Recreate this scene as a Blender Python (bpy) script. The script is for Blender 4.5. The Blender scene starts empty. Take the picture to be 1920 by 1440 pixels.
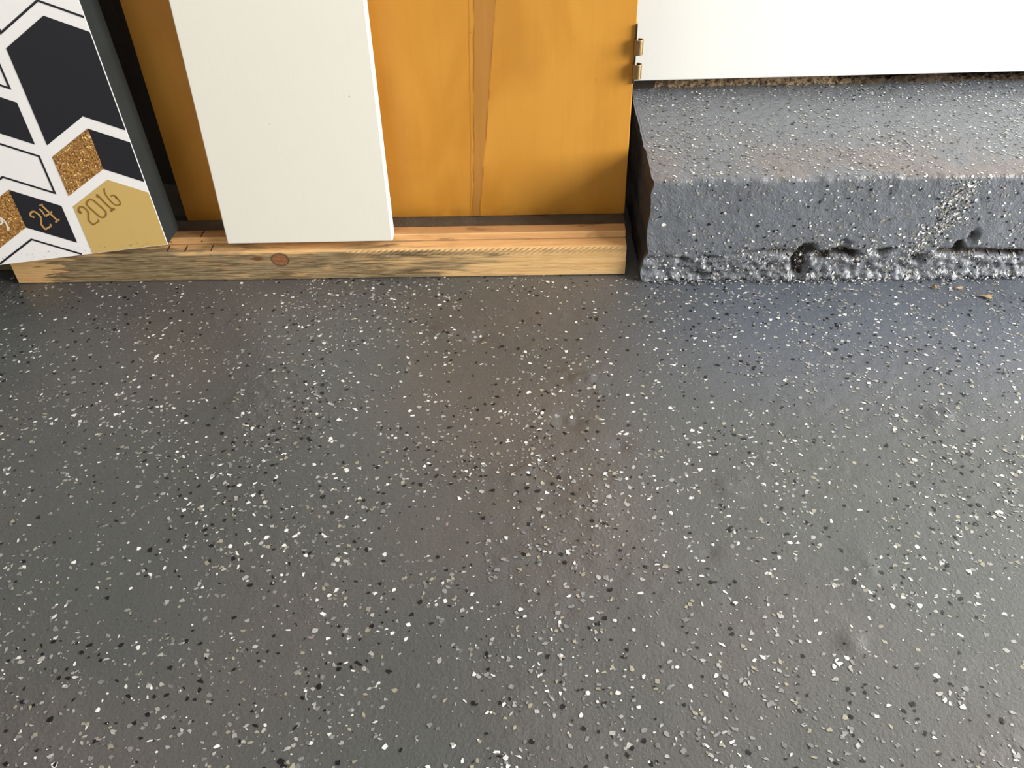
import bpy, math, random
import numpy as np
from mathutils import Matrix, Vector
R = math.radians
scene = bpy.context.scene
C = scene.collection

# ------------------------------------------------------------------ camera
PITCH, ROLL, YAW, FPX, CAMH = R(40.25297), R(2.03737), R(-2.14074), 1600.0, 0.65
fw = Vector((math.sin(YAW)*math.cos(PITCH), math.cos(YAW)*math.cos(PITCH), -math.sin(PITCH)))
rt = Vector((math.cos(YAW), -math.sin(YAW), 0))
dn = fw.cross(rt)
rt2 = rt*math.cos(ROLL) + dn*math.sin(ROLL)
dn2 = -rt*math.sin(ROLL) + dn*math.cos(ROLL)
cam = bpy.data.cameras.new('camera')
cam.sensor_fit = 'HORIZONTAL'; cam.sensor_width = 36; cam.lens = 36*FPX/1920
cam.clip_start = .02
camo = bpy.data.objects.new('camera', cam); C.objects.link(camo)
camo.matrix_world = Matrix(((rt2.x, -dn2.x, -fw.x, 0), (rt2.y, -dn2.y, -fw.y, 0),
                            (rt2.z, -dn2.z, -fw.z, CAMH), (0, 0, 0, 1)))
scene.camera = camo

# ------------------------------------------------------------------ world and light
w = bpy.data.worlds.new('world'); scene.world = w; w.use_nodes = True
bg = w.node_tree.nodes['Background']
bg.inputs[0].default_value = (.80, .90, 1.0, 1); bg.inputs[1].default_value = .45

def area(name, loc, target, sx, sy, power, col):
    l = bpy.data.lights.new(name, 'AREA'); l.shape = 'RECTANGLE'; l.size = sx; l.size_y = sy
    l.energy = power; l.color = col
    o = bpy.data.objects.new(name, l); C.objects.link(o); o.location = loc
    o.rotation_euler = (Vector(target)-Vector(loc)).to_track_quat('-Z', 'Y').to_euler()
    return o
# daylight entering through the open garage doorway on the right; the rear lamp is an added fill for canvas and boards
area('doorway_daylight', (2.65, .10, 1.05), (0, .6, .1), 1.6, 1.5, 166, (1.0, .985, .955))
area('rear_fill', (-1.3, -1.6, .95), (-.5, 1.0, .25), 1.2, .8, 9, (1.0, .97, .93))

vs = scene.view_settings
scene.display_settings.display_device = 'sRGB'
vs.view_transform = 'Standard'; vs.look = 'None'; vs.gamma = 1; vs.use_curve_mapping = False
vs.exposure = 0.25

# ------------------------------------------------------------------ numpy noise
def _h(ix, iy, seed):
    n = (ix.astype(np.int64)*374761393 + iy.astype(np.int64)*668265263 + seed*1442695041) & 0x7fffffff
    n = ((n ^ (n >> 13))*1274126177) & 0x7fffffff
    n = (n ^ (n >> 16)) & 0x7fffffff
    return n/float(0x7fffffff)
def vnoise(x, y, seed=0):
    ix = np.floor(x); iy = np.floor(y); fx = x-ix; fy = y-iy
    ix = ix.astype(np.int64); iy = iy.astype(np.int64)
    fx = fx*fx*fx*(fx*(fx*6-15)+10); fy = fy*fy*fy*(fy*(fy*6-15)+10)
    a = _h(ix, iy, seed); b = _h(ix+1, iy, seed); c = _h(ix, iy+1, seed); d = _h(ix+1, iy+1, seed)
    return (a*(1-fx)+b*fx)*(1-fy)+(c*(1-fx)+d*fx)*fy - .5
def fbm(x, y, s, seed=0, o=4, g=.5):
    t = 0; a = 1
    for i in range(o):
        t = t + a*vnoise(x*s+17.3*i, y*s-9.1*i, seed+i); a *= g; s *= 2.03
    return t
def sst(a, b, x):
    t = np.clip((x-a)/(b-a), 0, 1); return t*t*(3-2*t)

# ------------------------------------------------------------------ object helpers
def tag(o, label=None, cat=None, group=None, kind=None):
    if label: o['label'] = label
    if cat: o['category'] = cat
    if group: o['group'] = group
    if kind: o['kind'] = kind
    return o
def empty(name, loc=(0, 0, 0)):
    o = bpy.data.objects.new(name, None); C.objects.link(o); o.location = loc
    o.empty_display_size = .05
    return o
def mesh(name, V, F, mat=None, parent=None, smooth=False):
    me = bpy.data.meshes.new(name); me.from_pydata([tuple(v) for v in V], [], F); me.update()
    o = bpy.data.objects.new(name, me); C.objects.link(o)
    if mat: me.materials.append(mat)
    if parent: o.parent = parent
    if smooth: me.polygons.foreach_set('use_smooth', [True]*len(me.polygons))
    return o
def npmesh(name, V, F, mat, parent=None, smooth=True, cols=None):
    """V (n,3) array, F (m,k) array of equal sized faces"""
    me = bpy.data.meshes.new(name)
    V = np.asarray(V, np.float32); F = np.asarray(F, np.int32); m, k = F.shape
    me.vertices.add(len(V)); me.vertices.foreach_set('co', V.ravel())
    me.loops.add(m*k); me.loops.foreach_set('vertex_index', F.ravel())
    me.polygons.add(m); me.polygons.foreach_set('loop_start', np.arange(0, m*k, k, dtype=np.int32))
    me.update(calc_edges=True); me.validate()
    me.polygons.foreach_set('use_smooth', np.full(m, smooth))
    if cols is not None:
        ca = me.color_attributes.new('flake', 'FLOAT_COLOR', 'POINT')
        ca.data.foreach_set('color', np.asarray(cols, np.float32).ravel())
    me.materials.append(mat)
    o = bpy.data.objects.new(name, me); C.objects.link(o)
    if parent: o.parent = parent
    return o
def gridfaces(nr, nc):
    a = (np.arange(nr-1)[:, None]*nc + np.arange(nc-1)[None, :]).ravel()
    return np.stack([a, a+1, a+nc+1, a+nc], 1)
def bevel(o, wd, seg=2):
    b = o.modifiers.new('bevel', 'BEVEL'); b.width = wd; b.segments = seg; b.limit_method = 'ANGLE'
    b.angle_limit = R(40); return o
def box(name, x0, x1, y0, y1, z0, z1, mat, parent=None, bv=0):
    V = [(x, y, z) for x in (x0, x1) for y in (y0, y1) for z in (z0, z1)]
    F = [(0, 1, 3, 2), (4, 6, 7, 5), (0, 4, 5, 1), (2, 3, 7, 6), (0, 2, 6, 4), (1, 5, 7, 3)]
    o = mesh(name, V, F, mat, parent)
    if bv: bevel(o, bv)
    return o
def prism_x(name, prof, x0, x1, mat, parent=None, bv=0, nx=1, jit=0, seed=1):
    """profile of (y, z) points, extruded along x in nx steps with a little unevenness"""
    rnd = random.Random(seed); n = len(prof); V = []
    for i in range(nx+1):
        x = x0+(x1-x0)*i/nx
        for j, (y, z) in enumerate(prof):
            a = jit if z > .002 and 0 < i < nx else 0
            V.append((x, y+rnd.uniform(-a, a), z+rnd.uniform(-a, a)))
    F = [tuple(range(n))[::-1], tuple(nx*n+k for k in range(n))]
    for i in range(nx):
        for j in range(n):
            k = (j+1) % n
            F.append((i*n+j, i*n+k, (i+1)*n+k, (i+1)*n+j))
    o = mesh(name, V, F, mat, parent)
    if bv: bevel(o, bv)
    return o

# ------------------------------------------------------------------ node helpers
class NT:
    def __init__(s, name):
        s.m = bpy.data.materials.new(name); s.m.use_nodes = True
        s.t = s.m.node_tree; s.b = s.t.nodes['Principled BSDF']
        s.co = s.t.nodes.new('ShaderNodeTexCoord').outputs['Object']
        x = s.t.nodes.new('ShaderNodeSeparateXYZ'); s.t.links.new(s.co, x.inputs[0])
        s.x, s.y, s.z = x.outputs
    def put(s, sock, v):
        if isinstance(v, bpy.types.NodeSocket): s.t.links.new(v, sock)
        elif isinstance(v, (tuple, list)) and len(v) == 3 and sock.type == 'RGBA': sock.default_value = (*v, 1)
        else: sock.default_value = v
    def M(s, op, a, b=0, c=None, clamp=False):
        n = s.t.nodes.new('ShaderNodeMath'); n.operation = op; n.use_clamp = clamp
        s.put(n.inputs[0], a); s.put(n.inputs[1], b)
        if c is not None: s.put(n.inputs[2], c)
        return n.outputs[0]
    def step(s, x, a, b):      # smoothstep
        n = s.t.nodes.new('ShaderNodeMapRange'); n.interpolation_type = 'SMOOTHSTEP'
        s.put(n.inputs[0], x); s.put(n.inputs[1], a); s.put(n.inputs[2], b)
        n.inputs[3].default_value = 0; n.inputs[4].default_value = 1
        return n.outputs[0]
    def scale(s, v, co=None):
        n = s.t.nodes.new('ShaderNodeVectorMath'); n.operation = 'MULTIPLY'
        s.put(n.inputs[0], co or s.co); n.inputs[1].default_value = v
        return n.outputs[0]
    def noise(s, sc, det=3, rough=.55, co=None, dist=0):
        n = s.t.nodes.new('ShaderNodeTexNoise'); s.put(n.inputs['Vector'], co or s.co)
        n.inputs['Scale'].default_value = sc; n.inputs['Detail'].default_value = det
        n.inputs['Roughness'].default_value = rough; n.inputs['Distortion'].default_value = dist
        return n.outputs[0]
    def voro(s, sc, co=None, out='Distance', feature='F1'):
        n = s.t.nodes.new('ShaderNodeTexVoronoi'); s.put(n.inputs['Vector'], co or s.co); n.feature = feature
        n.inputs['Scale'].default_value = sc; return n.outputs[out]
    def mix(s, f, a, b, mode='MIX'):
        n = s.t.nodes.new('ShaderNodeMix'); n.data_type = 'RGBA'; n.blend_type = mode; n.clamp_factor = True
        s.put(n.inputs[0], f); s.put(n.inputs[6], a); s.put(n.inputs[7], b)
        return n.outputs[2]
    def bump(s, h, dist, strength=1, prev=None):
        n = s.t.nodes.new('ShaderNodeBump'); s.put(n.inputs['Height'], h)
        n.inputs['Distance'].default_value = dist; n.inputs['Strength'].default_value = strength
        if prev: s.t.links.new(prev, n.inputs['Normal'])
        return n.outputs[0]
    def set(s, col=None, rough=None, metal=None, spec=None, normal=None, coat=None, coatr=None):
        i = s.b.inputs
        for k, v in (('Base Color', col), ('Roughness', rough), ('Metallic', metal),
                     ('Specular IOR Level', spec), ('Normal', normal), ('Coat Weight', coat), ('Coat Roughness', coatr)):
            if v is not None: s.put(i[k], v)
        return s.m

# ------------------------------------------------------------------ materials
def mat_plain(name, col, rough, metal=0, var=.0, sc=20, bump=0):
    n = NT(name); c = col
    if var:
        c = n.mix(n.noise(sc, 4), tuple(k*(1-var) for k in col), tuple(min(1, k*(1+var)) for k in col))
    nm = n.bump(n.noise(sc*6, 4), bump) if bump else None
    return n.set(c, rough, metal, normal=nm)

def coat_bump(n):
    peel = n.noise(330, 3, .6)
    lump = n.noise(60, 3, .5)
    pat = n.step(n.noise(5, 3), .46, .70)         # rougher trowelled patches
    h = n.M('ADD', n.M('MULTIPLY', peel, .55), n.M('MULTIPLY', lump, n.M('MULTIPLY_ADD', pat, 1.6, .35)))
    return n.bump(h, .0010)

def mat_floor():
    n = NT('grey_floor_coating')
    big = n.noise(2.6, 3)
    c = n.mix(n.step(big, .38, .66), (.085, .090, .088), (.108, .099, .094))
    c = n.mix(n.M('MULTIPLY', n.M('MULTIPLY', n.step(n.x, .02, .30), n.step(n.y, .62, .88)), n.M('MULTIPLY_ADD', n.noise(7, 2), .5, .7)), c, (.098, .110, .135))  # bluish light near the step is put into the coating colour
    c = n.mix(n.M('MULTIPLY', n.step(n.noise(900, 2), .58, .75), .4), c, (.19, .185, .18))
    return n.set(c, n.M('MULTIPLY_ADD', n.noise(40, 3), .15, .28), spec=.62, normal=coat_bump(n))
def mat_step():
    n = NT('grey_step_coating')
    geo = n.t.nodes.new('ShaderNodeNewGeometry')
    sp = n.t.nodes.new('ShaderNodeSeparateXYZ'); n.t.links.new(geo.outputs['Normal'], sp.inputs[0])
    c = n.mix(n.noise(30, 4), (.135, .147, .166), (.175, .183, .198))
    # thin brown tint on the tread close to the nosing
    br = n.M('MULTIPLY', n.step(n.y, 1.14, 1.00), n.step(n.z, .142, .147))
    br = n.M('MULTIPLY', br, n.step(n.noise(9, 4), .40, .62))
    c = n.mix(n.M('MULTIPLY', br, .55), c, (.20, .145, .12))
    # dark vertical brush runs hanging from the nosing
    run = n.noise(1, 2, .5, n.scale((95, 0, 11)))
    runm = n.M('MULTIPLY', n.step(run, .57, .66), n.step(n.z, .10, .14))
    runm = n.M('MULTIPLY', runm, n.step(n.y, .995, .987))
    c = n.mix(n.M('MULTIPLY', runm, .55), c, (.055, .06, .065))
    # dark brown tone: left end and where the face is broken
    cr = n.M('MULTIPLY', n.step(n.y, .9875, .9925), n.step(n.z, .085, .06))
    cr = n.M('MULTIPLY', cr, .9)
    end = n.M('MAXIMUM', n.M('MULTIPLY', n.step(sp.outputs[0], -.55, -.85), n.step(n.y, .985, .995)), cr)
    dkbrown = n.mix(n.noise(120, 4), (.020, .016, .012), (.075, .058, .042))
    c = n.mix(end, c, dkbrown)
    h = n.M('ADD', n.M('MULTIPLY', n.noise(330, 3, .6), .6), n.noise(75, 4, .6))
    return n.set(c, n.M('MULTIPLY_ADD', end, .5, .30), spec=.5, normal=n.bump(h, .0014))
def mat_flake():
    n = NT('paint_flake_chips')
    a = n.t.nodes.new('ShaderNodeAttribute'); a.attribute_name = 'flake'
    return n.set(a.outputs['Color'], .38, spec=.5, normal=n.bump(n.noise(330, 3, .6), .0005))
def mat_door():
    n = NT('varnished_orange_plywood')
    sv = n.scale((9, 1, 3.5)); fine = n.scale((160, 1, 5))
    a = n.noise(1, 4, .5, sv, .6); f = n.noise(1, 3, .6, fine); bl = n.noise(7, 3)
    c = n.mix(n.step(a, .3, .72), (.55, .235, .026), (.68, .32, .047))
    c = n.mix(n.M('MULTIPLY', n.step(bl, .5, .72), .45), c, (.49, .215, .030))
    c = n.mix(n.M('MULTIPLY', n.step(f, .45, .7), .05), c, (.36, .15, .02))
    # long dark heart streak, centre and half width follow the height
    wob = n.M('MULTIPLY', n.M('SUBTRACT', n.noise(1, 3, .5, n.scale((0, 0, 22))), .5), .006)
    cen = n.M('ADD', n.M('MULTIPLY_ADD', n.z, .088, -.0868), wob)
    hw = n.M('MULTIPLY_ADD', n.z, .029, .0034)
    d = n.M('SUBTRACT', n.x, cen)
    ad = n.M('ABSOLUTE', d)
    ins = n.step(n.M('SUBTRACT', hw, ad), -.0006, .0008)
    c = n.mix(n.M('MULTIPLY', ins, .78), c, n.mix(f, (.36, .155, .035), (.50, .235, .055)))
    edge = n.step(n.M('ABSOLUTE', n.M('SUBTRACT', ad, hw)), .0018, .0002)
    edge = n.M('MULTIPLY', edge, n.step(n.noise(28, 2), .35, .55))
    c = n.mix(n.M('MULTIPLY', edge, .6), c, (.27, .085, .008))
    ld = n.M('ABSOLUTE', n.M('ADD', n.M('ADD', d, hw), n.M('MULTIPLY_ADD', n.z, .012, .0022)))
    line = n.M('MULTIPLY', n.step(ld, .0014, .0002), .5)
    c = n.mix(line, c, (.34, .12, .012))
    # darker patchy tone along the bottom
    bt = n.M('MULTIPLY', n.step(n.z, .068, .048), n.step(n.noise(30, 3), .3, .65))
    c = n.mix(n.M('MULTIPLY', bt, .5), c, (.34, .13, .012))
    dots = n.step(n.voro(30), .035, .02)
    c = n.mix(n.M('MULTIPLY', dots, .5), c, (.22, .09, .02))
    return n.set(c, .36, spec=.45, normal=n.bump(n.noise(1, 3, .5, fine), .0001))
def mat_white(name, col, dirt=.35, rough=.45):
    n = NT(name)
    c = n.mix(n.noise(5, 3), col, tuple(k*.965 for k in col))
    sm = n.step(n.noise(1, 4, .6, n.scale((30, 30, 14)), 1.5), .70, .78)
    c = n.mix(n.M('MULTIPLY', sm, dirt*.25), c, (.55, .50, .42))
    sp = n.M('MULTIPLY', n.step(n.voro(24), .045, .02), dirt)
    c = n.mix(sp, c, (.35, .27, .18))
    h = n.noise(1, 3, .6, n.scale((220, 220, 25)))
    return n.set(c, rough, spec=.4, normal=n.bump(h, .00008))
def mat_pine():
    n = NT('weathered_pine')
    g = n.noise(1, 5, .6, n.scale((3.2, 90, 110)), .8)
    g2 = n.noise(1, 4, .65, n.scale((26, 260, 420)), .3)
    c = n.mix(n.step(g, .32, .70), (.84, .55, .25), (.70, .41, .165))
    c = n.mix(n.M('MULTIPLY', n.step(g2, .5, .75), .35), c, (.36, .18, .07))
    # top ledges slightly more orange
    top = n.step(n.z, .0425, .045)
    c = n.mix(n.M('MULTIPLY', top, .55), c, (.70, .39, .165))
    # weathering: grey brown band, strong to the left and fading to the right end
    wl = n.noise(1, 5, .62, n.scale((11, 90, 150)), .7)
    xm = n.M('MULTIPLY_ADD', n.step(n.x, -.30, .04), -.40, .33)
    lft = n.M('MULTIPLY', n.step(n.M('ADD', n.x, n.M('MULTIPLY', n.M('SUBTRACT', wl, .5), .16)), -.655, -.690), -.55)
    topm = n.M('MULTIPLY_ADD', n.step(n.z, .036, .045), -.26, 0)
    wbig = n.M('MULTIPLY', n.M('SUBTRACT', n.noise(1, 3, .55, n.scale((6.5, 20, 42)), .6), .5), .75)
    wv = n.M('ADD', n.M('ADD', n.M('ADD', wl, wbig), xm), n.M('ADD', lft, topm))
    wm = n.step(wv, .50, .76)
    wc = n.mix(n.step(g2, .3, .7), (.085, .060, .030), (.40, .30, .17))
    wc = n.mix(n.M('MULTIPLY', n.step(n.noise(1, 4, .7, n.scale((17, 80, 170)), .8), .50, .66), .8), wc, (.045, .032, .018))
    c = n.mix(n.M('MULTIPLY', wm, .92), c, wc)
    # diagonal saw marks along the upper arris
    sw = n.t.nodes.new('ShaderNodeMath'); sw.operation = 'SINE'
    n.put(sw.inputs[0], n.M('MULTIPLY', n.M('SUBTRACT', n.x, n.M('MULTIPLY', n.z, 1.7)), 780))
    swm = n.M('MULTIPLY', n.step(n.z, .033, .037), n.step(n.z, .0442, .042))
    swm = n.M('MULTIPLY', swm, n.step(n.x, -.30, -.18))
    swh = n.M('MULTIPLY', sw.outputs[0], swm)
    c = n.mix(n.M('MULTIPLY', n.M('MAXIMUM', swh, 0), n.M('MULTIPLY', n.step(n.noise(14, 2), .35, .65), .30)), c, (.34, .29, .18))
    # round knot
    dx = n.M('SUBTRACT', n.x, -.3499); dz = n.M('MULTIPLY', n.M('SUBTRACT', n.z, .0316), 1.25)
    kd = n.M('POWER', n.M('ADD', n.M('MULTIPLY', dx, dx), n.M('MULTIPLY', dz, dz)), .5)
    kd = n.M('ADD', kd, n.M('MULTIPLY', n.M('SUBTRACT', n.noise(160, 2), .5), .004))
    front = n.step(n.y, 1.004, 1.002)
    c = n.mix(n.M('MULTIPLY', n.step(kd, .0145, .0115), front), c, (.13, .075, .038))
    c = n.mix(n.M('MULTIPLY', n.step(kd, .0115, .0095), front), c, n.mix(n.M('MULTIPLY_ADD', n.M('SINE', n.M('MULTIPLY', kd, 2400)), .3, n.noise(260, 3)), (.42, .19, .08), (.20, .085, .035)))
    k2x = n.M('SUBTRACT', n.x, -.381)
    k2 = n.M('ADD', n.M('ABSOLUTE', k2x), n.M('MULTIPLY', n.M('ABSOLUTE', n.M('SUBTRACT', n.z, .0335)), 3.2))
    c = n.mix(n.M('MULTIPLY', n.step(k2, .014, .009), front), c, (.20, .085, .035))
    rl = n.M('MULTIPLY', n.step(n.z, .0540, .0546), .62)
    c = n.mix(rl, c, (.34, .165, .065))  # shading in the colour: ledge top darker than the riser, to show the step
    gap = n.M('MULTIPLY', n.step(n.M('ABSOLUTE', n.M('SUBTRACT', n.z, .0450)), .0012, .0003), n.step(n.y, 1.0195, 1.0215))
    c = n.mix(n.M('MULTIPLY', gap, .6), c, (.14, .07, .03))  # dark line drawn along the foot of the riser
    bk = n.M('MULTIPLY', n.step(n.y, 1.0400, 1.0420), n.step(n.z, .050, .052))
    c = n.mix(n.M('MULTIPLY', bk, .8), c, (.09, .05, .025))  # painted dark line sets off the back edge of the ledge
    # darker stains on the rear ledge and at the right end
    st = n.M('MULTIPLY', n.step(n.noise(1, 4, .6, n.scale((16, 60, 60))), .56, .68), n.step(n.y, 1.018, 1.024))
    c = n.mix(n.M('MULTIPLY', st, .55), c, (.17, .085, .035))
    h = n.M('ADD', n.M('ADD', g2, n.M('MULTIPLY', wl, 1.2)), n.M('MULTIPLY', swh, .8))
    return n.set(c, .72, spec=.25, normal=n.bump(h, .0009))
def mat_glitter():
    n = NT('gold_glitter')
    vc = n.voro(620, out='Color')
    s2 = n.t.nodes.new('ShaderNodeSeparateColor'); n.t.links.new(vc, s2.inputs[0])
    c = n.mix(s2.outputs[0], (.15, .062, .012), (.58, .29, .075))
    c = n.mix(n.step(n.noise(60, 2), .4, .7), c, (.42, .20, .05), 'MULTIPLY') if 0 else c
    c = n.mix(n.step(s2.outputs[1], .93, .97), c, (1, .72, .32))
    return n.set(c, .55, .15, spec=.5, normal=n.bump(n.voro(620), .0004))
def mat_mortar():
    n = NT('rough_brown_mortar')
    c = n.mix(n.step(n.noise(170, 4, .7), .35, .68), (.055, .035, .018), (.46, .33, .20))
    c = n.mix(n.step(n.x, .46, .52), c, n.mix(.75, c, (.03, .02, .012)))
    return n.set(c, .9, spec=.2, normal=n.bump(n.noise(260, 4, .7), .002))

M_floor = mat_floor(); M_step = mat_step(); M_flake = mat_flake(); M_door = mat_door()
M_wall = mat_white('glossy_white_wall_paint', (.80, .805, .765), .12)
M_board = mat_white('white_board_paint', (.90, .86, .755), .55)
M_pine = mat_pine(); M_glit = mat_glitter(); M_mort = mat_mortar()
M_canvas = mat_plain('canvas_white_print', (.88, .86, .835), .5, var=.015, sc=9)
M_navy = mat_plain('navy_print', (.0065, .0060, .011), .60, var=.1, sc=30)
M_gold = mat_plain('matte_gold_print', (.60, .405, .130), .5, var=.03, sc=25)
M_slate = mat_plain('slate_canvas_edge', (.013, .018, .018), .6, var=.45, sc=22, bump=.0003)
M_inkgold = mat_plain('brown_gold_lettering', (.26, .135, .022), .5, var=.35, sc=300)
M_letter = mat_plain('pale_gold_lettering', (.50, .29, .10), .5, var=.45, sc=300)
M_script = mat_plain('white_script_ink', (.80, .76, .70), .5)
M_brass = mat_plain('aged_brass', (.40, .27, .125), .36, 1, var=.35, sc=120, bump=.0002)
M_leaf = mat_plain('dark_hinge_leaf', (.10, .085, .065), .45, .9, var=.3, sc=90)
M_dark = mat_plain('dark_backdrop', (.030, .020, .012), .85, var=.4, sc=12, bump=.001)  # near-black stands in for the unlit recess behind the door
M_strip = mat_plain('dark_brown_wood', (.085, .062, .040), .8, var=.55, sc=45, bump=.001)  # mottled dark brown for the rear strip
M_olive = mat_plain('olive_brown_wood', (.13, .115, .055), .8, var=.3, sc=30)  # mottled olive brown for the offcut
M_kerf = mat_plain('dark_saw_kerf', (.045, .022, .010), .9)
M_shell = mat_plain('off_white_plaster', (.40, .39, .37), .9)
M_leafl = mat_plain('dry_leaf_brown', (.30, .18, .075), .7, var=.4, sc=200)
M_speck = mat_plain('grey_green_grit', (.30, .28, .20), .8, var=.4, sc=300)

# ------------------------------------------------------------------ floor
def axis(lo, a, b, hi, fine, coarse):
    return np.concatenate([np.arange(lo, a, coarse), np.arange(a, b, fine), np.arange(b, hi+coarse, coarse)])
def floor_z(x, y):
    z = .0011*fbm(x, y, 5, 3, 2) + .0005*fbm(x, y, 22, 9, 2)
    pat = sst(.02, .28, fbm(x, y, 6.5, 40, 3)) * sst(.35, .5, y)*sst(1.0, .9, y)
    z = z + .0009*pat*fbm(x, y, 115, 60, 2)
    for (px, py, r, h) in ((-.119, .874, .02, .0016), (-.07, .86, .014, -.0016), (.06, .785, .03, .0014), (.45, .704, .016, .0022),
                           (.035, .70, .02, -.0015), (-.16, .81, .016, .0013), (-.02, .62, .02, .0013), (.09, .66, .012, -.0014),
                           (.20, .60, .02, .0012), (.16, .52, .014, -.0012), (.30, .50, .02, .0012), (.27, .42, .014, .0013)):
        d2 = ((x-px)**2+(y-py)**2)/r**2
        z = z + 1.3*h*np.exp(-d2*1.5)*(1+1.6*vnoise(x*110, y*110, 5))
    return z - .0012
gx = axis(-2.4, -.95, .95, 2.8, .004, .12); gy = axis(-2.8, .24, 1.04, 1.45, .004, .10)
X, Y = np.meshgrid(gx, gy)
V = np.stack([X.ravel(), Y.ravel(), floor_z(X.ravel(), Y.ravel())], 1)
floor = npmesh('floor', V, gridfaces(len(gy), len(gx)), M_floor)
tag(floor, 'speckled grey epoxy coated concrete garage floor', kind='structure')

# ------------------------------------------------------------------ paint flakes
PAL = np.array([(.80, .80, .77), (.010, .010, .012), (.40, .395, .37), (.25, .25, .243), (.33, .31, .235), (.175, .178, .18), (.34, .27, .24)])
def flakes(n, rng, u0, u1, v0, v1, probs, smin, smax, dens=None, k=6):
    """irregular chips in a (u, v) plane: returns uv of all corners (n*k, 2) and colours"""
    u = rng.uniform(u0, u1, n); v = rng.uniform(v0, v1, n)
    if dens is not None:
        keep = rng.uniform(0, 1, n) < dens(u, v); u = u[keep]; v = v[keep]; n = len(u)
    s = smin+(smax-smin)*rng.uniform(0, 1, n)**1.25
    s *= .5
    asp = rng.uniform(.38, 1.0, n); rot = rng.uniform(0, 2*np.pi, n)
    ang = (np.arange(k)[None, :]+rng.uniform(-.48, .48, (n, k)))*2*np.pi/k
    rad = s[:, None]*rng.uniform(.50, 1.22, (n, k))
    a = rad*np.cos(ang); b = rad*np.sin(ang)*asp[:, None]
    cu = u[:, None]+a*np.cos(rot)[:, None]-b*np.sin(rot)[:, None]
    cv = v[:, None]+a*np.sin(rot)[:, None]+b*np.cos(rot)[:, None]
    ci = rng.choice(len(PAL), n, p=np.array(probs)/sum(probs))
    col = PAL[ci]*rng.uniform(.85, 1.12, (n, 1))
    col = np.repeat(np.concatenate([np.clip(col, 0, .85), np.ones((n, 1))], 1), k, 0)
    return cu.ravel(), cv.ravel(), col, n
rng = np.random.default_rng(7)
P_MAIN = [.16, .19, .20, .24, .11, .14, .006]
def fdens(u, v):
    d = .66+.75*fbm(u, v, 11, 77, 4, .7)
    d = d + .55*np.exp(-(((u-.52)/.12)**2+((v-.955)/.035)**2)) + .18*sst(.15, .5, u)*sst(.6, .9, v)
    d = d*np.where((u > .62) & (v > .945) & (v < .985), .15, 1)
    return np.clip(d, .12, 1)
VV, CC = [], []
for (n, a, b, c_, d_, pr, s0, s1) in (
        (38000, -.98, .98, .22, 1.02, P_MAIN, .0016, .0066),
        (15000, -.98, .98, .22, 1.02, [.30, .08, .25, .22, .08, .07, 0], .0005, .0013),
        (9000, -1.9, 2.4, -.9, .22, P_MAIN, .0016, .0062),
        (3000, .98, 2.4, .22, .98, P_MAIN, .0016, .0052)):
    cu, cv, col, m = flakes(n, rng, a, b, c_, d_, pr, s0, s1, fdens)
    lift = np.repeat(rng.uniform(.00018, .00032, m), 6) + .0003*sst(.03, .2, fbm(cu, cv, 6.5, 40, 3))
    VV.append(np.stack([cu, cv, floor_z(cu, cv)+lift], 1)); CC.append(col)
V = np.concatenate(VV); F = np.arange(len(V)).reshape(-1, 6)
ff = npmesh('paint_flakes', V, F, M_flake, floor, smooth=False, cols=np.concatenate(CC))
tag(ff, 'scattered white black grey and tan paint flakes', kind='stuff')

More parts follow.
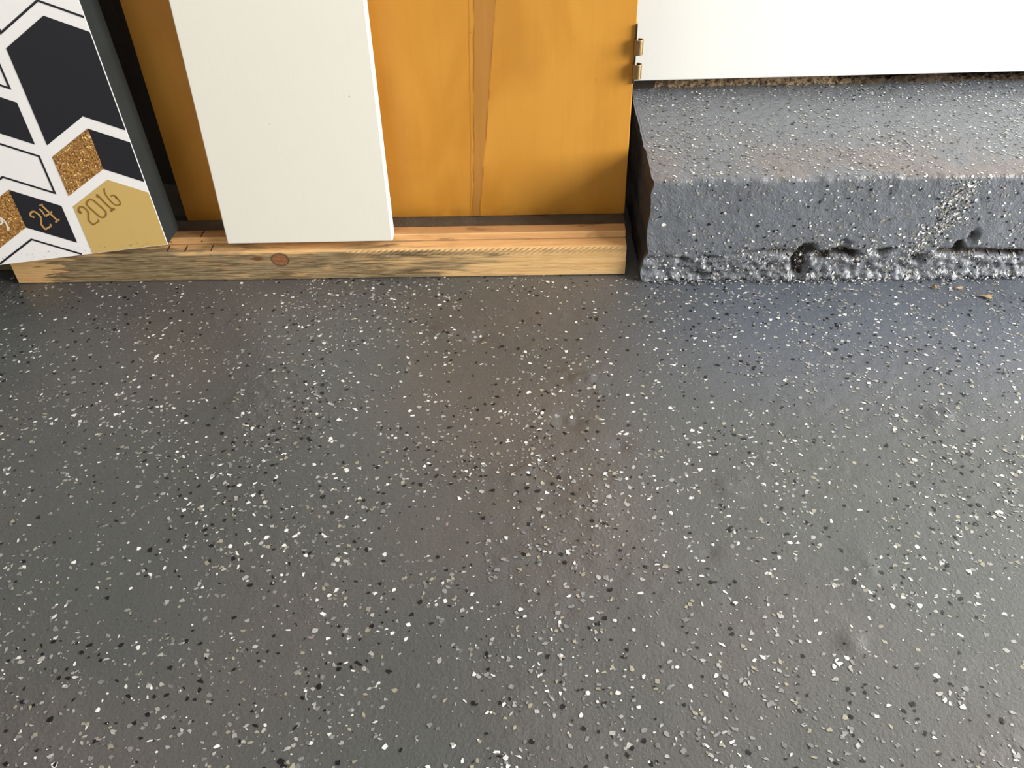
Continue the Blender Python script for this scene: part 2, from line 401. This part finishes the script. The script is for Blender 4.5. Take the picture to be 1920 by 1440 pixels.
# ------------------------------------------------------------------ concrete step
SX0, SX1, SY, SH, SB = .150, 2.45, .983, .148, 1.32
RAD = .006
s_face = SH-RAD; s_arc = RAD*math.pi/2; s_top = SB-(SY+RAD)
def step_pos(s, x):
    """s runs up the front, round the nosing and back over the tread"""
    s = np.asarray(s, float); x = np.asarray(x, float)
    a = np.clip((s-s_face)/s_arc, 0, 1)*math.pi/2
    y = np.where(s < s_face, SY, SY+RAD*(1-np.cos(a))+np.maximum(s-s_face-s_arc, 0))
    z = np.where(s < s_face, s, s_face+RAD*np.sin(a))
    ny = -np.cos(a); nz = np.sin(a)
    z0 = np.where(s < s_face, s, 1.)          # height on the face only
    # general unevenness
    d = .0012*fbm(x, s, 14, 21, 3) + .00055*fbm(x, s, 110, 22, 2)
    # ragged nosing
    nose = np.exp(-((s-s_face-s_arc*.5)/.006)**2)
    d = d + nose*(.0020*fbm(x, s, 60, 25, 3)-.0006)
    # crumbly foot
    foot = sst(.046+.010*fbm(x, x*0, 16, 31, 2), .030, z0)
    d = d + foot*(.0004 + .0034*fbm(x, s, 130, 33, 3, .75) + .0035*fbm(x, s, 30, 36, 2))
    skirt = sst(.012, .0, z0)
    d = d + skirt*(.003+.0045*fbm(x, s, 150, 35, 3, .7))*sst(.75, .62, x)
    # broken cold joint
    zc = .036 + .010*fbm(x, x*0, 9, 41, 3)
    cm = sst(.10, .26, fbm(x, x*0+3, 18, 43, 3)+.10*np.exp(-((x-.41)/.09)**2)+.05)
    d = d - cm*(.3+.7*sst(.26, .36, x))*.012*np.exp(-((z0-zc)/.0045)**2)
    for (hx, hz, rx, rz, dp) in ((.353, .022, .010, .017, .024), (.362, .045, .011, .007, .010), (.383, .030, .012, .005, .014),
                                 (.402, .040, .012, .006, .016), (.418, .037, .010, .005, .014), (.458, .039, .012, .004, .010),
                                 (.560, .043, .007, .010, .018), (.572, .060, .006, .009, .010), (.509, .027, .007, .006, .010),
                                 (.198, .031, .008, .004, .007), (.236, .033, .014, .003, .006), (.62, .034, .02, .003, .006),
                                 (.222, .006, .016, .005, .008), (.314, .020, .008, .003, .006), (.407, .052, .008, .006, .006)):
        wx = x-hx+.004*vnoise(x*150, s*150, 8); wz = z0-hz+.004*vnoise(x*150+9, s*150, 11)
        d = d - dp*np.exp(-((wx/rx)**2+(wz/rz)**2)**1.5)
    # keep the left arris ragged
    xx = x + np.where(x < SX0+.02, (.0035*vnoise(s*70, s*0, 51)+.006*vnoise(s*25, s*0+4, 53))*(1-(x-SX0)/.02), 0)
    xx = xx + np.where(x < SX0+.02, foot*(-.006)*(1-(x-SX0)/.02), 0)
    return np.stack([xx, y+ny*d, np.maximum(z+nz*d, -.004)], -1)
S = np.concatenate([np.arange(0, s_face+s_arc, .0018), np.arange(s_face+s_arc, s_face+s_arc+s_top, .004)])
XS = np.concatenate([np.arange(SX0, .80, .0022), np.arange(.80, SX1, .012)])
SS, XX = np.meshgrid(S, XS, indexing='ij')
P = step_pos(SS.ravel(), XX.ravel())
nr, nc = SS.shape
F = gridfaces(nr, nc)
# left end cap: strip back to the wall along the same outline
nfront = len(S)
capL = [P[i*nc] for i in range(nr)]
V = list(P); base = len(V)
inner = [(SX0+.004, 1.10+.2*(i/nr), .02+.05*(i/nr)) for i in range(nr)]
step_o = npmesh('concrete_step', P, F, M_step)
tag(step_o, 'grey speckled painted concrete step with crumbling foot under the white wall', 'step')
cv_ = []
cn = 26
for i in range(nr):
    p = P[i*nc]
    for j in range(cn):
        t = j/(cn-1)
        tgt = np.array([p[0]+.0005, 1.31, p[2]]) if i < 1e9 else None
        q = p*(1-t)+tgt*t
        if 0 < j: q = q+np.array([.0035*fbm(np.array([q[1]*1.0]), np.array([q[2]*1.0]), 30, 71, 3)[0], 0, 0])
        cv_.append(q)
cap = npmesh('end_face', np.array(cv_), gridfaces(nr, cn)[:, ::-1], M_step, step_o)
tag(cap, 'dark brown end face of the step')
# flakes on the step: front and tread
VV, CC = [], []
def sdens(u, v):
    z0 = np.where(v < s_face, v, 1)
    d = np.where(v < s_face, .30+.5*fbm(u, v, 18, 91, 3), .46+.5*fbm(u, v, 12, 92, 3))
    # dense diagonal splash of chips from (.565,.14) down to (.50,.045)
    cx = .513+(z0-.05)*.36
    d = d + 1.1*np.exp(-((u-cx)/.020)**2)*sst(.150, .13, z0)*sst(.03, .06, z0)*(z0 < .5)
    d = d + .42*sst(.075, .03, z0)*(z0 < .5) + .15*sst(.25, .34, u)*(z0 < .07)
    return np.clip(d, .08, 1)
for (n, u1, pr, s0, s1) in ((19000, .82, [.19, .19, .20, .17, .14, .10, .01], .0014, .0054),
                            (9000, .82, [.34, .16, .24, .12, .08, .06, 0], .0005, .0013),
                            (5000, 2.4, P_MAIN, .0014, .0048), (0, 0, [.30, .20, .22, .08, .20, 0, 0], .0018, .0056)):
    u0 = SX0+.003 if u1 < 1 else .82
    if n: cu, cvv, col, m = flakes(n, rng, u0, u1, .001, s_face+s_arc+s_top-.02, pr, s0, s1, sdens)
    else: cu, cvv, col, m = flakes(2600, rng, .46, .62, .018, .141, pr, s0, s1,
                                   lambda u, v: np.exp(-((u-.513-(v-.05)*.36-.008*np.sin(v*90))/.017)**2)*sst(.02, .07, v)*.9)
    p = step_pos(cvv, cu)
    e = 1e-4
    nrm = np.cross(step_pos(cvv, cu+e)-p, step_pos(cvv+e, cu)-p)
    nrm /= np.linalg.norm(nrm, axis=1)[:, None]+1e-12
    # flakes stay roughly flat: average the normal over a chip
    nrm = np.repeat(nrm.reshape(-1, 6, 3).mean(1), 6, 0)
    if nrm[:, 2].mean()+(-nrm[:, 1]).mean() < 0: nrm = -nrm
    VV.append(p+nrm*np.repeat(rng.uniform(.0004, .0009, m), 6)[:, None]); CC.append(col)
V = np.concatenate(VV)
sf = npmesh('paint_flakes', V, np.arange(len(V)).reshape(-1, 6), M_flake, step_o, smooth=False, cols=np.concatenate(CC))
tag(sf, 'paint flakes scattered over the step, dense in a diagonal splash', kind='stuff')
# loose crumbs of concrete along the foot of the step
rc = random.Random(5); VV, CC = [], []
for i in range(760):
    x = rc.uniform(.16, .70); t = rc.random()
    big = rc.random()
    r = .0006+.0022*big**3
    y = SY-.004-abs(rc.gauss(0, .005)); z = .0002+r*.4
    if rc.random() < .25: y = SY-.003; z = rc.uniform(.028, .04)
    col = [(.15, .155, .165), (.20, .20, .20), (.55, .56, .56), (.10, .10, .10)][rc.randrange(4)]
    ax = np.array([[1, 0, 0], [-1, 0, 0], [0, 1, 0], [0, -1, 0], [0, 0, 1], [0, 0, -1]], float)
    ax *= np.array([rc.uniform(.6, 1.3) for _ in range(6)])[:, None]
    th = rc.uniform(0, 3.1); ca, sa = math.cos(th), math.sin(th)
    ax = ax @ np.array([[ca, sa, 0], [-sa, ca, 0], [0, 0, .8]])
    VV.append(ax*r+[x, y, z]); CC += [(*col, 1)]*6
F = np.concatenate([np.array([(0, 2, 4), (2, 1, 4), (1, 3, 4), (3, 0, 4), (2, 0, 5), (1, 2, 5), (3, 1, 5), (0, 3, 5)])+6*i for i in range(len(VV))])
tag(npmesh('concrete_crumbs', np.concatenate(VV), F, M_flake, step_o, smooth=False, cols=CC), kind='stuff')

# ------------------------------------------------------------------ walls and shell
wall = box('wall_back', .02, 2.8, 1.262, 1.282, 0, 2.3, M_wall)
me = wall.data
for v in me.vertices:
    if v.co.z < .01: v.co.z = .1685+(v.co.x-.15)*.0035
bevel(wall, .0015, 2)
tag(wall, 'white glossy painted wall panel above the concrete step', kind='structure')
alc = box('wall_left_back', -2.4, .05, 1.285, 1.33, -.01, 2.3, M_dark); tag(alc, 'near-black backdrop for the shaded recess behind the plywood door', kind='structure')
stud = box('wall_stud', .10, .185, 1.284, 1.33, -.01, 2.3, M_dark); tag(stud, 'dark timber stud behind the left end of the white wall', kind='structure')
backing = box('wall_backing', .185, 2.8, 1.318, 1.345, -.01, 2.3, M_dark); tag(backing, 'dark board behind the gap under the white wall', kind='structure')
wl = box('wall_left', -2.45, -2.4, -2.8, 1.33, -.01, 2.3, M_shell); tag(wl, 'plain garage side wall', kind='structure')
wf = box('wall_front', -2.45, 2.8, -2.85, -2.8, -.01, 2.3, M_shell); tag(wf, 'plain garage wall behind the camera', kind='structure')
ce = box('ceiling', -2.45, 2.8, -2.85, 1.345, 2.3, 2.35, M_shell); tag(ce, 'plain garage ceiling', kind='structure')

# mortar bed squeezed out under the white wall
mx = np.arange(.166, 2.4, .0025); ma = np.linspace(0, 1, 14)
A, B = np.meshgrid(ma, mx, indexing='ij')
hgt = .0225+.008*fbm(B, B*0, 22, 101, 3)
hgt = np.where(B > .46, hgt*.30+.006*np.maximum(0, fbm(B, B*0, 30, 105, 2)), hgt)
hgt = hgt + .014*np.exp(-((B-.60)/.02)**2)
hgt = hgt*sst(.163, .174, B)
yy = 1.287 + .020*A + .006*fbm(B, A, 60, 103, 4, .6)*(1-A)
zz = SH - .002 + hgt*np.sin(np.clip(A*2.2, 0, 1)*math.pi/2) + .0035*fbm(B, A*.05, 130, 104, 3)
V = np.stack([B.ravel(), yy.ravel(), zz.ravel()], 1)
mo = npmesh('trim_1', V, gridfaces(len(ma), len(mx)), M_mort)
tag(mo, 'rough brown mortar in the gap between step and white wall', kind='structure')

# ------------------------------------------------------------------ timber threshold
tb = empty('timber_threshold', (0, 0, 0))
tag(tb, 'weathered rebated pine timber lying on the floor under the orange door and white board', 'timber')
BX0, BX1 = -.7275, .1240
prof = [(.9995, 0), (.9995, .0405), (1.0010, .0437), (1.0035, .0445), (1.0215, .0445), (1.0225, .0462), (1.0228, .0532), (1.0240, .0547), (1.0425, .0550), (1.0425, 0)]
prism_x('beam', prof, BX0, BX1, M_pine, tb, .0006, nx=60, jit=.00025)
prism_x('rear_strip', [(1.0435, 0), (1.0435, .0448), (1.046, .047), (1.20, .047), (1.20, 0)], BX0+.02, BX1+.003, M_strip, tb, .001, nx=40, jit=.0006, seed=3)
for kx in (-.5065, -.4815, -.4455):    # cuts across the front ledge
    k = mesh('saw_kerf', [(kx, 1.0195, .0447), (kx+.0017, 1.0195, .0447), (kx+.0027, 1.004, .0447), (kx+.001, 1.004, .0447),
                          (kx+.0029, .9992, .0400), (kx+.0014, .9992, .0400)],
             [(0, 3, 2, 1), (3, 5, 4, 2)], M_kerf, tb)
for kx in (-.505, -.4615, -.4245):
    k = mesh('saw_kerf', [(kx, 1.0425, .0553), (kx+.0017, 1.0425, .0553), (kx+.0010, 1.0245, .0550), (kx-.0007, 1.0245, .0550),
                          (kx+.0020, 1.0218, .0480), (kx+.0009, 1.0218, .0480)],
             [(0, 3, 2, 1), (3, 5, 4, 2)], M_kerf, tb)
oc = prism_x('wood_offcut', [(1.034, 0), (1.034, .004), (1.040, .010), (1.10, .011), (1.10, 0)], -1.5, BX0-.004, M_olive, None, .001)
tag(oc, 'olive brown strip of wood on the floor left of the timber threshold, in shade', 'wood strip')

# ------------------------------------------------------------------ orange plywood door standing on the rear strip
DX0, DX1, DY, DZ = -.4999, .1277, 1.083, .0472
dr = empty('plywood_door', ((DX0+DX1)/2, DY, DZ))
tag(dr, 'orange varnished plywood door with dark vertical streak, loose hinge on its right edge', 'door')
def local(o, p): o.parent = p; o.matrix_parent_inverse = Matrix.Translation(-Vector(p.location)); return o
def rounded_panel(name, x0, x1, y0, y1, z0, z1, r, mat):
    pts = []
    for cx, cz, a0 in ((x0+r, z0+r, 180), (x1-r, z0+r, 270), (x1-r, z1-r, 0), (x0+r, z1-r, 90)):
        for k in range(6): a = R(a0+k*18); pts.append((cx+r*math.cos(a), cz+r*math.sin(a)))
    n = len(pts); V = [(x, y0, z) for x, z in pts]+[(x, y1, z) for x, z in pts]
    F = [tuple(range(n)), tuple(range(n, 2*n))[::-1]]+[(i+n, (i+1) % n+n, (i+1) % n, i) for i in range(n)]
    o = mesh(name, V, F, mat); bevel(o, .0009, 2); return o
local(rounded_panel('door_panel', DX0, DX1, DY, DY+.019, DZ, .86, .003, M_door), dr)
# half of a butt hinge: leaf on the door edge, two curled knuckles standing free
hx, hy, R0, R1 = .1312, 1.0775, .0058, .0040
hinge = mesh('hinge', [(x, y, z) for x in (.1272, .1289) for y in (1.0795, 1.098) for z in (.2340, .3075)],
             [(0, 1, 3, 2), (4, 6, 7, 5), (0, 4, 5, 1), (2, 3, 7, 6), (0, 2, 6, 4), (1, 5, 7, 3)], M_leaf)
bevel(hinge, .0003); local(hinge, dr); hinge['label'] = 'dark half hinge leaf on the door edge'
def knuckle(z0, z1):
    V, F = [], []; n = 22
    for z in (z0, z1):
        for r in (R0, R1):
            for i in range(n+1):
                a = R(135 + 320*i/n)
                V.append((hx+r*math.cos(a), hy+r*math.sin(a), z))
    m = n+1; o0, i0, o1, i1 = 0, m, 2*m, 3*m
    for i in range(n):
        F += [(o0+i, o0+i+1, o1+i+1, o1+i), (i0+i+1, i0+i, i1+i, i1+i+1), (o1+i, o1+i+1, i1+i+1, i1+i), (o0+i+1, o0+i, i0+i, i0+i+1)]
    F += [(o0, o1, i1, i0), (o0+n, i0+n, i1+n, o1+n)]
    # tongue joining the curl to the leaf
    b = len(V)
    V += [(x, y, z) for x in (.1256, .1289) for y in (1.0785, 1.0845) for z in (z0, z1)]
    F += [tuple(b+k for k in f) for f in ((0, 1, 3, 2), (4, 6, 7, 5), (0, 4, 5, 1), (2, 3, 7, 6), (0, 2, 6, 4), (1, 5, 7, 3))]
    o = mesh('hinge_knuckle', V, F, M_brass); bevel(o, .00025)
    return o
for z0, z1 in ((.2425, .2605), (.2725, .2905)):
    k = knuckle(z0, z1); k.parent = hinge; k['label'] = 'brass curled hinge knuckle'

# ------------------------------------------------------------------ white leaning board
WB = Vector((-.4179, 1.0040, .0552)); wdt, ht, tk = .2256, .66, .020
lean = R(4.5)
bd = bpy.data.objects.new('white_board', None); bpy.data.objects.remove(bd)
nxw = 24
o = box('white_board', 0, wdt, 0, tk, 0, ht, M_board, None, .0012)
o.location = WB; o.rotation_euler = (-lean, 0, R(.15))
tag(o, 'narrow white painted board leaning on the orange door, standing on the pine timber', 'board')

# ------------------------------------------------------------------ canvas print leaning at the left
Bup = Vector((-.08126989601607457, .09998183010080576, .9916646800462493))
Blf = Vector((-.9942766736104053, -.0773595943111234, -.07368439103532079))
Bbk = Vector((-.06934767707547303, .9919773822107598, -.10569660763962056))
CW, CH, CT = .82, 1.10, .053
cvo = empty('canvas_print'); Pc = Vector((-.48679, .97815, .0710))
rtv = -Blf
cvo.matrix_world = Matrix(((rtv.x, Bbk.x, Bup.x, Pc.x), (rtv.y, Bbk.y, Bup.y, Pc.y), (rtv.z, Bbk.z, Bup.z, Pc.z), (0, 0, 0, 1))) @ Matrix.Scale(.99144, 4)
tag(cvo, 'large tilted canvas print with navy and gold chevrons and the numbers 24 and 2016', 'canvas print')
# local frame: x to the right (print is at x<0), y into the depth, z up, in metres; print coordinates in mm
bevel(box('wrapped_frame', -CW, 0, .0006, CT, 0, CH, M_slate, cvo), .0012, 2)['label'] = 'slate dark wrapped side of the canvas'
f_ = box('print_face', -CW+.0004, -.0004, -.0002, .0012, .0003, CH-.0003, M_canvas, cvo)
f_['label'] = 'white printed front'
def clip(poly, axis_, val, keep_less):
    out = []; n = len(poly)
    for i in range(n):
        a, b = poly[i], poly[(i+1) % n]
        ia = a[axis_] <= val if keep_less else a[axis_] >= val
        ib = b[axis_] <= val if keep_less else b[axis_] >= val
        if ia: out.append(a)
        if ia != ib:
            t = (val-a[axis_])/(b[axis_]-a[axis_]); out.append(tuple(a[k]+t*(b[k]-a[k]) for k in (0, 1)))
    return out
def clipall(p):
    p = clip(p, 0, -.9, True)
    if p: p = clip(p, 0, -CW*1000+1, False)
    if p: p = clip(p, 1, .9, False)
    if p: p = clip(p, 1, CH*1000-1, True)
    return p
def shape(name, poly, mat, lift=.0006):
    p = clipall(poly)
    if len(p) < 3: return None
    ar = sum(p[i][0]*p[(i+1) % len(p)][1]-p[(i+1) % len(p)][0]*p[i][1] for i in range(len(p)))
    if ar < 0: p = p[::-1]
    return mesh(name, [(x/1000, -lift, y/1000) for x, y in p], [tuple(range(len(p)))], mat, cvo)
def stroke(name, pts, wd, mat, lift=.0009, closed=False, parent=None, sm=True):
    if sm and len(pts) > 3:                      # Catmull-Rom smoothing
        q = []; n = len(pts)
        for i in range(n-1):
            p0, p1, p2, p3 = pts[max(i-1, 0)], pts[i], pts[i+1], pts[min(i+2, n-1)]
            for k in range(4):
                t = k/4
                q.append(tuple(.5*((2*p1[c])+(-p0[c]+p2[c])*t+(2*p0[c]-5*p1[c]+4*p2[c]-p3[c])*t*t+(-p0[c]+3*p1[c]-3*p2[c]+p3[c])*t**3) for c in (0, 1)))
        q.append(pts[-1]); pts = q
    V, F = [], []; n = len(pts)
    for i, p in enumerate(pts):
        a = pts[max(i-1, 0)]; b = pts[min(i+1, n-1)]
        if 0 < i < n-1:
            d1 = Vector((p[0]-a[0], p[1]-a[1])).normalized(); d2 = Vector((b[0]-p[0], b[1]-p[1])).normalized()
            t = (d1+d2); t = t.normalized() if t.length > 1e-6 else d1
            k = 1/max(.35, abs(t.dot(d1)))
        else: t = Vector((b[0]-a[0], b[1]-a[1])).normalized(); k = 1
        w_ = wd if not callable(wd) else wd(i/(n-1))
        nx_, ny_ = -t.y*w_/2*k, t.x*w_/2*k
        V += [((p[0]+nx_)/1000, -lift, (p[1]+ny_)/1000), ((p[0]-nx_)/1000, -lift, (p[1]-ny_)/1000)]
    for i in range(n-1): F.append((2*i, 2*i+1, 2*i+3, 2*i+2))
    return V, F
def strokes(name, lst, mat, label=None, lift=.0009):
    V, F = [], []
    for pts, wd in lst:
        v, f = stroke('', pts, wd*1.22, mat, lift); b = len(V); V += v; F += [tuple(b+k for k in q) for q in f]
    o = mesh(name, V, F, mat, cvo)
    if label: o['label'] = label
    return o
SL, HW = .517, 56.6
def outline(pts, mat=M_navy, wd=2.5):
    """closed thin line polygon, clipped to the canvas"""
    segs = []
    n = len(pts)
    V, F = [], []
    inn = []
    for i in range(n):
        a, p, b = Vector(pts[i-1]), Vector(pts[i]), Vector(pts[(i+1) % n])
        d1 = (p-a).normalized(); d2 = (b-p).normalized(); t = (d1+d2).normalized()
        k = 1/max(.3, t.dot(d1)); nn = Vector((-t.y, t.x))*wd*k
        inn.append((p.x+nn.x, p.y+nn.y))
    for i in range(n):
        j = (i+1) % n
        q = clipall([tuple(pts[i]), tuple(pts[j]), inn[j], inn[i]])
        if len(q) >= 3:
            ar = sum(q[m][0]*q[(m+1) % len(q)][1]-q[(m+1) % len(q)][0]*q[m][1] for m in range(len(q)))
            if ar < 0: q = q[::-1]
            b0 = len(V); V += [(x/1000, -.0006, y/1000) for x, y in q]; F.append(tuple(range(b0, b0+len(q))))
    if F: mesh('outline_chevron', V, F, mat, cvo)
def chev(ax, top, bot):      # chevron: apex x, apex height of upper and lower edges
    return [(ax, top), (ax-HW, top-SL*HW), (ax-HW, bot-SL*HW), (ax, bot), (ax+HW, bot-SL*HW), (ax+HW, top-SL*HW)]
# columns, listed bottom-up as (kind, lower apex, upper apex)
cols = {0: [('GH', -60, 97), ('GN', 111.3, 163.2), ('N', 178.3, 294.2), ('O', 309, 424), ('GN', 439, 491), ('G', 506, 621), ('O', 636, 751), ('GN', 766, 818), ('N', 833, 949), ('O', 964, 1160)],
        1: [('O', -84, 32), ('GN', 47.6, 99.8), ('O', 115.5, 167), ('NN', 181, 233), ('O', 248, 364), ('N', 379, 495), ('GN', 510, 562), ('O', 577, 693), ('G', 708, 824), ('NN', 839, 891), ('N', 906, 1160)]}
for k in range(2, 7):
    b = -40-33*(k % 3); cyc = ['N', 'O', 'GN', 'G', 'O', 'NN', 'N', 'GN', 'O', 'G', 'N', 'O']; L = []
    for j in range(12):
        kd = cyc[(j+k*2) % 12]; h = 52 if len(kd) == 2 else 115.5
        L.append((kd, b, b+h)); b += h+14.7
    cols[k] = L
for k, L in cols.items():
    ax = -45.6-127.4*k
    for kd, lo, hi in L:
        c_ = chev(ax, hi, lo)
        if kd == 'O': outline(c_)
        elif kd == 'N': shape('navy_chevron', c_, M_navy)
        elif kd == 'G': shape('gold_chevron', c_, M_gold)
        elif kd == 'GH':
            g = shape('gold_chevron', c_, M_gold); g['label'] = 'flat gold shape carrying the number 2016'
        else:
            shape('glitter_chevron_half' if kd == 'GN' else 'navy_chevron_half', [c_[0], c_[1], c_[2], c_[3]], M_glit if kd == 'GN' else M_navy)
            shape('navy_chevron_half', [c_[0], c_[3], c_[4], c_[5]], M_navy)
def dot(p, r): return ([(p[0]-r*.5, p[1]-.1), (p[0]+r*.5, p[1]+.1)], r*1.1)
strokes('number_24', [([(-157.4, 60.6), (-159.8, 61.9), (-159.8, 64.7), (-157.0, 67.3), (-153.5, 67.5), (-150.4, 64.4), (-148.4, 59.9), (-149.5, 54.9), (-151.6, 49.9), (-150.7, 45.1), (-148.8, 41.5)], 2.0),
                      ([(-149.2, 41.9), (-140.4, 45.5), (-140.2, 48.6)], 1.9), dot((-157.6, 60.9), 2.6),
                      ([(-141.0, 75.5), (-128.9, 51.2)], 2.1), ([(-143.6, 74.4), (-138.4, 76.1)], 1.6), ([(-132.7, 49.8), (-126.3, 53.4)], 1.9),
                      ([(-145.4, 70.2), (-143.6, 67.0), (-142.0, 59.3)], 1.9), ([(-142.0, 59.3), (-131.1, 64.7)], 1.9)],
        M_letter, 'pale gold number 24')
strokes('number_2016', [([(-96.0, 58.8), (-97.6, 60.1), (-96.8, 62.7), (-95.0, 65.1), (-92.0, 66.3), (-89.4, 65.2), (-87.0, 61.9), (-85.9, 56.9), (-87.6, 52.8), (-89.4, 47.5), (-88.1, 43.5), (-85.8, 39.9)], 1.9),
                        ([(-86.1, 40.1), (-76.9, 44.3), (-77.6, 46.5)], 1.5), dot((-95.8, 59.0), 3.0),
                        ([(-82.2, 71.6), (-77.1, 74.4), (-72.9, 72.0), (-68.4, 64.9), (-64.7, 58.5), (-63.8, 54.1), (-66.4, 50.0), (-70.6, 48.4), (-74.6, 51.6), (-79.0, 58.7), (-82.7, 65.2), (-83.7, 69.1), (-82.2, 71.6)], 1.8),
                        ([(-66.1, 80.1), (-63.5, 75.0), (-59.3, 65.9), (-54.2, 57.7)], 2.0), ([(-66.1, 80.1), (-67.0, 76.4), (-65.2, 75.7)], 1.2), ([(-57.2, 55.4), (-50.7, 58.8)], 2.2),
                        ([(-53.5, 86.7), (-55.1, 83.0), (-55.3, 79.3), (-53.8, 73.8), (-51.8, 68.2), (-48.5, 63.4), (-44.3, 62.4), (-41.2, 63.6), (-40.9, 67.3), (-43.1, 72.4), (-45.3, 76.1), (-49.7, 75.1)], 1.5),
                        dot((-43.3, 73.0), 2.4)], M_inkgold, 'brown gold number 2016')
strokes('white_script', [([(-213, 66), (-205.0, 67.3), (-200.0, 65.4), (-196.2, 60.8), (-195.6, 53.6), (-197.4, 45.9)], 1.7),
                         ([(-212, 56.5), (-204.2, 56.0), (-200.2, 57.8), (-199.1, 60.8), (-200.4, 63.6)], 1.5)], M_script, 'white handwritten letter end on the glitter')
# specks of grit stuck near the bottom edge
rs = random.Random(12); V, F = [], []
for i in range(75):
    x = -rs.uniform(3, 225); z = 2+abs(rs.gauss(0, 17)); r = rs.uniform(.25, 1.0)*(1 if z < 12 else .6)
    b = len(V); n = 5
    V += [((x+r*math.cos(a*1.257)*rs.uniform(.6, 1.1))/1000, -.0010, (z+r*math.sin(a*1.257)*rs.uniform(.5, 1.1))/1000) for a in range(n)]
    F.append(tuple(range(b, b+n)))
tag(mesh('grit_specks', V, F, M_speck, cvo), kind='stuff')

# ------------------------------------------------------------------ dry leaf bits on the floor at the foot of the step
def leafbit(px, py, L, W, rot, label):
    V = []; n = 10
    for i in range(n):
        a = 2*math.pi*i/n; r = 1+.25*math.sin(3*a+px*50)
        x, y = L/2*math.cos(a)*r, W/2*math.sin(a)*r
        V.append((x*math.cos(rot)-y*math.sin(rot), x*math.sin(rot)+y*math.cos(rot), .0012+.0008*math.sin(2*a)))
    V.append((0, 0, .0030)); V.append((0, 0, .0004))
    F = [(i, (i+1) % n, n) for i in range(n)]+[((i+1) % n, i, n+1) for i in range(n)]
    o = mesh('dry_leaf_bit', V, F, M_leafl); o.location = (px, py, -.0004)
    tag(o, label, 'leaf', 'dry leaf bits by the step')
leafbit(.5305, .9560, .008, .007, .8, 'small rust brown leaf crumb on the floor by the step, leftmost of three')
leafbit(.5600, .9530, .011, .004, .1, 'amber leaf sliver on the floor by the step, middle of three')
leafbit(.5880, .9330, .018, .007, -.25, 'pale tan leaf flake on the floor by the step, rightmost and largest of three')
